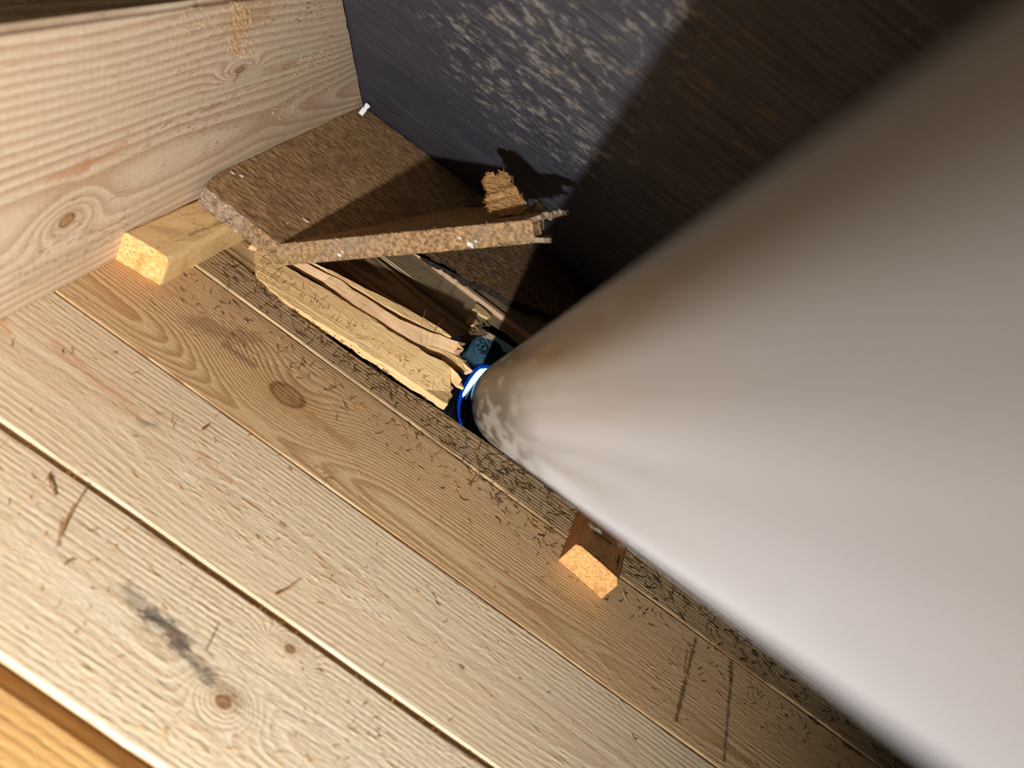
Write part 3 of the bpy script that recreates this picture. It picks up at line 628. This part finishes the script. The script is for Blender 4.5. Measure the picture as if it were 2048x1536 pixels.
ZP = -.06                                          # roof sheet below the felt
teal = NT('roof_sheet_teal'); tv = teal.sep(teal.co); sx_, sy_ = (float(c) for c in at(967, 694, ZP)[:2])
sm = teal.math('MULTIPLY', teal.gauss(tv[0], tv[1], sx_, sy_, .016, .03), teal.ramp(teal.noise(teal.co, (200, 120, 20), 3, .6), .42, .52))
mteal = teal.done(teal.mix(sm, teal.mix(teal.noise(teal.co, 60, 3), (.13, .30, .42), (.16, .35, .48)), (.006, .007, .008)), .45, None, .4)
slot_o = [(983, 737), (970, 737), (960, 738), (951, 746), (941, 759), (931, 776), (925, 788)]
slot_i = [(926, 794), (931, 790), (936, 783), (944, 772), (953, 761), (963, 753), (974, 745)]
glow_rim_o = [(984, 732), (970, 731), (957, 732), (946, 741), (936, 755), (926, 772), (919, 786), (915, 802), (914, 818), (916, 836), (920, 852), (924, 852), (921, 836), (920, 818), (921, 804)]
rnd = random.Random(4)
bm = bmesh.new(); ed_ = []
for loop in ([(-1.36, -1.72), (1.36, -1.72), (1.36, .65), (-1.36, .65)], [tuple(at(x, y, ZP)[:2]) for x, y in glow_rim_o + slot_i]):
    vs = [bm.verts.new((x, y, ZP)) for x, y in loop]; ed_ += [bm.edges.new((vs[i], vs[(i + 1) % len(vs)])) for i in range(len(vs))]
bmesh.ops.triangle_fill(bm, edges=ed_, use_beauty=True)
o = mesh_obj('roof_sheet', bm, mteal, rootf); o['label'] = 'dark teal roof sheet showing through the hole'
fr_ = empty('pipe_seal', tuple(at(960, 810, ZP))); tag(fr_, 'dark blue glossy rubber seal around the pipe end, daylight beside it', 'seal')
rub = NT('rubber_blue'); mrub = rub.done((.02, .06, .20), .25, rub.bump(rub.noise(rub.co, 700, 2), .0006), .6)
so = [(926, 800), (922, 815), (922, 832), (927, 850), (934, 867), (946, 884), (964, 900), (990, 914), (1030, 922)]
bm = bmesh.new(); tube(bm, [Vector(at(x + 2, y, ZP + .003)) for x, y in so], .0026, 8)
mesh_obj('lip', bm, mrub, fr_, smooth=math.radians(60))
si = [(984, 741), (970, 751), (957, 764), (948, 777), (941, 790), (935, 803), (933, 820), (935, 842), (943, 862), (956, 880), (975, 896), (1000, 906)]
bm = bmesh.new(); tube(bm, [Vector(at(x - 2, y + 1, ZP + .004)) for x, y in si], .0030, 9)
mesh_obj('cuff', bm, mrub, fr_, smooth=math.radians(60))
fm2 = bpy.data.materials.new('glow_rim_blue'); fm2.use_nodes = True; t_ = fm2.node_tree; t_.nodes.clear()  # translucent rim added to imitate the blue glow around the daylight gap
a_ = t_.nodes.new('ShaderNodeBsdfTranslucent'); a_.inputs[0].default_value = (.003, .017, .095, 1); b2_ = t_.nodes.new('ShaderNodeBsdfDiffuse'); b2_.inputs[0].default_value = (.01, .03, .12, 1)
c2_ = t_.nodes.new('ShaderNodeAddShader'); d2_ = t_.nodes.new('ShaderNodeOutputMaterial')
t_.links.new(a_.outputs[0], c2_.inputs[0]); t_.links.new(b2_.outputs[0], c2_.inputs[1]); t_.links.new(c2_.outputs[0], d2_.inputs[0])
bm = bmesh.new(); fo_ = [(985, 729), (970, 728), (955, 729), (943, 738), (933, 753), (923, 770), (916, 785), (911, 802), (910, 818), (912, 838), (918, 856), (928, 856), (925, 836), (924, 818), (926, 804)] + slot_o[::-1]
vs = [bm.verts.new(at(x, y, ZP + .0008)) for x, y in fo_]; f = bm.faces.new(vs); bmesh.ops.triangulate(bm, faces=[f])
o = mesh_obj('glow_rim', bm, fm2, fr_); o['label'] = 'thin blue rim added for the glow around the daylight gap'
adopt(fr_)

# ================================================================== NEEDLES AND CRUMBS
nd1 = NT('needle_brown'); mn1 = nd1.done(nd1.mix(nd1.ramp(nd1.noise(nd1.co, 60, 2), .35, .65), lin(92, 58, 32), lin(150, 104, 54)), .7)
nd2 = NT('needle_dark'); mn2 = nd2.done(nd2.mix(nd2.ramp(nd2.noise(nd2.co, 60, 2), .35, .65), lin(46, 34, 26), lin(84, 62, 44)), .7)
nd3 = NT('fibre_golden'); mn3 = nd3.done(nd3.mix(nd3.ramp(nd3.noise(nd3.co, 60, 2), .35, .65), lin(206, 150, 70), lin(168, 112, 50)), .7)
def zfloor(x, y):
    if -.0915 < y < -.0475: return .0016
    return 0.0
def needle(bm, p, ang_, L, rise, rad, bend, mi):
    pts = []
    for k in range(4):
        t = k / 3; a = ang_ + bend * t
        pts.append(Vector(p) + Vector((math.cos(a) * L * t, math.sin(a) * L * t, rise * t * L + rad * .8)))
    n0 = len(bm.faces); tube(bm, pts, lambda t: rad * (1 - .45 * t), 3)
    bm.faces.ensure_lookup_table()
    for f in bm.faces[n0:]: f.material_index = mi
rnd = random.Random(77); bm = bmesh.new()
def scatter(n_, sampler, Lr, mis, rise=.12, rad=(.00025, .0005)):
    for _ in range(n_):
        x, y = sampler()
        if (x - .06) ** 2 + (y - .02) ** 2 < .1 ** 2 and y > -.04 or x < XB + .01: continue
        if -.0475 < y < .2 and -.30 < x < .15: continue
        needle(bm, (x, y, zfloor(x, y)), rnd.uniform(0, 6.28), rnd.uniform(*Lr), abs(rnd.gauss(0, rise)), rnd.uniform(*rad), rnd.gauss(0, .5), rnd.choice(mis))
U = rnd.uniform
scatter(620, lambda: (U(-.30, .75), rnd.gauss(-.066, .014)), (.004, .014), (0, 1, 1))
scatter(220, lambda: (U(-.30, .7), -.105 - abs(rnd.gauss(0, .022))), (.003, .010), (0, 1, 2))
scatter(90, lambda: (rnd.gauss(.08, .06), rnd.gauss(-.09, .02)), (.006, .018), (0, 1))
scatter(260, lambda: (U(-.34, .7), U(-.47, -.1)), (.002, .007), (0, 2, 2), .2, (.0002, .0004))
scatter(140, lambda: (U(-.34, .3), U(-.47, -.36)), (.002, .006), (2, 2, 0), .25, (.0002, .0004))
for _ in range(70):                                   # raised fibres along the wide gap
    x = U(-.3, .35); needle(bm, (x, -.3602 - U(0, .002), -.001), U(1.2, 1.9), U(.001, .004), .1, .0004, 0, 2)
o = mesh_obj('needle_litter', bm, [mn1, mn2, mn3]); tag(o, 'scattered brown needles and wood fibres littering the planks', 'litter', kind='stuff')
bm = bmesh.new()
for _ in range(130):                                  # litter lying on the raised splinters (they slope up to the hole)
    px, py = U(520, 890), 0
    c0, c1 = 500 + (px - 520) * .605, 553 + (px - 520) * .675
    py = U(c0 + 5, c1 - 6); t = (px - 512) / 390
    p = at(px, py, .0025 + .011 * t + .004)
    needle(bm, p, U(0, 6.28), U(.002, .009), abs(rnd.gauss(0, .35)), U(.00022, .0004), rnd.gauss(0, .5), rnd.choice((0, 0, 1)))
o = mesh_obj('needle_litter', bm, [mn1, mn2, mn3]); tag(o, 'fine brown needles strewn over the pale splintered plank', 'litter', kind='stuff')
bm = bmesh.new()                                      # frayed hairs of the fibreboard
for _ in range(240):
    s = U(0, TL); needle(bm, fp(s, U(-.001, .001), rnd.choice((0, FT)) * U(.9, 1.05)), U(3.4, 5.8), U(.001, .004), U(-.6, .9), .0003, rnd.gauss(0, .6), rnd.choice((0, 0, 1)))
for _ in range(160):
    t = U(0, 1); p = Vector(A_).lerp(Vector(K_), t); needle(bm, p - Vector((0, 0, U(0, FT))), U(3.8, 5.6), U(.001, .003), U(-.5, .8), .0003, rnd.gauss(0, .6), rnd.choice((0, 1)))
for _ in range(120):
    i = rnd.randrange(len(tab)); p = tab[i].lerp(tab[(i + 1) % len(tab)], U(0, 1)); needle(bm, p, U(0, 6.28), U(.001, .004), U(-.8, 1.2), .0003, 0, rnd.choice((0, 2, 1)))
hm = mesh_obj('fibre_fuzz', bm, [mn1, mn2, mn3], root); hm['kind'] = 'stuff'; hm.matrix_parent_inverse = Matrix.Translation(-root.location)

rnd = random.Random(31); bm = bmesh.new()           # torn fibres standing out of the sawn beam face
def fleck(px, py, L):
    y, z = bpos(px, py); a = rnd.gauss(1.9, .35); p = Vector((xbf(y) - .0002, y, z))
    tube(bm, [p, p + Vector((.0012, math.cos(a) * L * .5, math.sin(a) * L * .5)), p + Vector((.0008, math.cos(a) * L, math.sin(a) * L))], lambda t: .00042 * (1 - .5 * t), 4)
for _ in range(150): fleck(rnd.gauss(478, 14), U(0, 118), U(.0008, .003))
for _ in range(60): fleck(U(330, 480), 40 + rnd.gauss(0, 14) - (U(330, 480) - 400) * .1, U(.0006, .002))
for x0, y0, x1, y1 in ((670, 101, 655, 142), (652, 107, 640, 139), (635, 104, 618, 151), (614, 109, 594, 161), (684, 117, 674, 136), (690, 150, 664, 205), (668, 160, 640, 215), (640, 165, 610, 222), (612, 172, 590, 232), (585, 190, 563, 250), (560, 205, 545, 245)):
    for k in range(13):
        t = rnd.random(); fleck(x0 + (x1 - x0) * t + rnd.gauss(0, 1.2), y0 + (y1 - y0) * t, U(.0008, .0025))
o = mesh_obj('torn_fibre', bm, wood('torn_fibre_gold', lin(216, 176, 124), lin(190, 142, 88), 0, -.1, .01, 90.0), beam); o['kind'] = 'stuff'

def single(pts, rad, mat, label):
    bm = bmesh.new(); tube(bm, pts, lambda t: rad * (1 - .4 * t), 6); o = mesh_obj('pine_needle', bm, mat); tag(o, label, 'needle'); return o
def on(px, py, z): return Vector(at(px, py, z))
single([on(842, 652, .038), on(846, 638, .046), on(851, 620, .056)], .0005, mn1, 'thin needle standing upright on the thin upper splinter, farther from the pipe')
single([on(868, 664, .038), on(874, 652, .045), on(887, 637, .052)], .0006, mn1, 'thin needle with a blunt tip standing on the splinter end next to the hole')
single([on(124, 1068, .0012), on(128, 1052, .004), on(137, 1030, .007), on(150, 1005, .010)], .0009, mn1, 'long brown needle leaning up from the wide plank near the left edge')
single([on(97, 950, .0012), on(101, 968, .0022), on(112, 992, .0012)], .0008, mn1, 'short reddish needle lying above the long leaning one on the wide plank')
single([on(128, 1130, .001), on(140, 1122, .0015), on(150, 1122, .0012)], .0006, mn1, 'stubby brown needle below the long leaning one on the wide plank')
single([on(412, 1300, .001), on(420, 1285, .003), on(428, 1264, .005)], .0006, mn1, 'slim needle beside the black mould stain on the wide plank')
single([on(404, 860, .0012), on(412, 855, .0014), on(418, 850, .0012)], .0009, mn1, 'tiny thick brown needle on the pale plank below the knot')
single([on(550, 1190, .0012), on(572, 1182, .0016), on(596, 1168, .003)], .0006, mn3, 'curved golden fibre lying close to the wide gap')
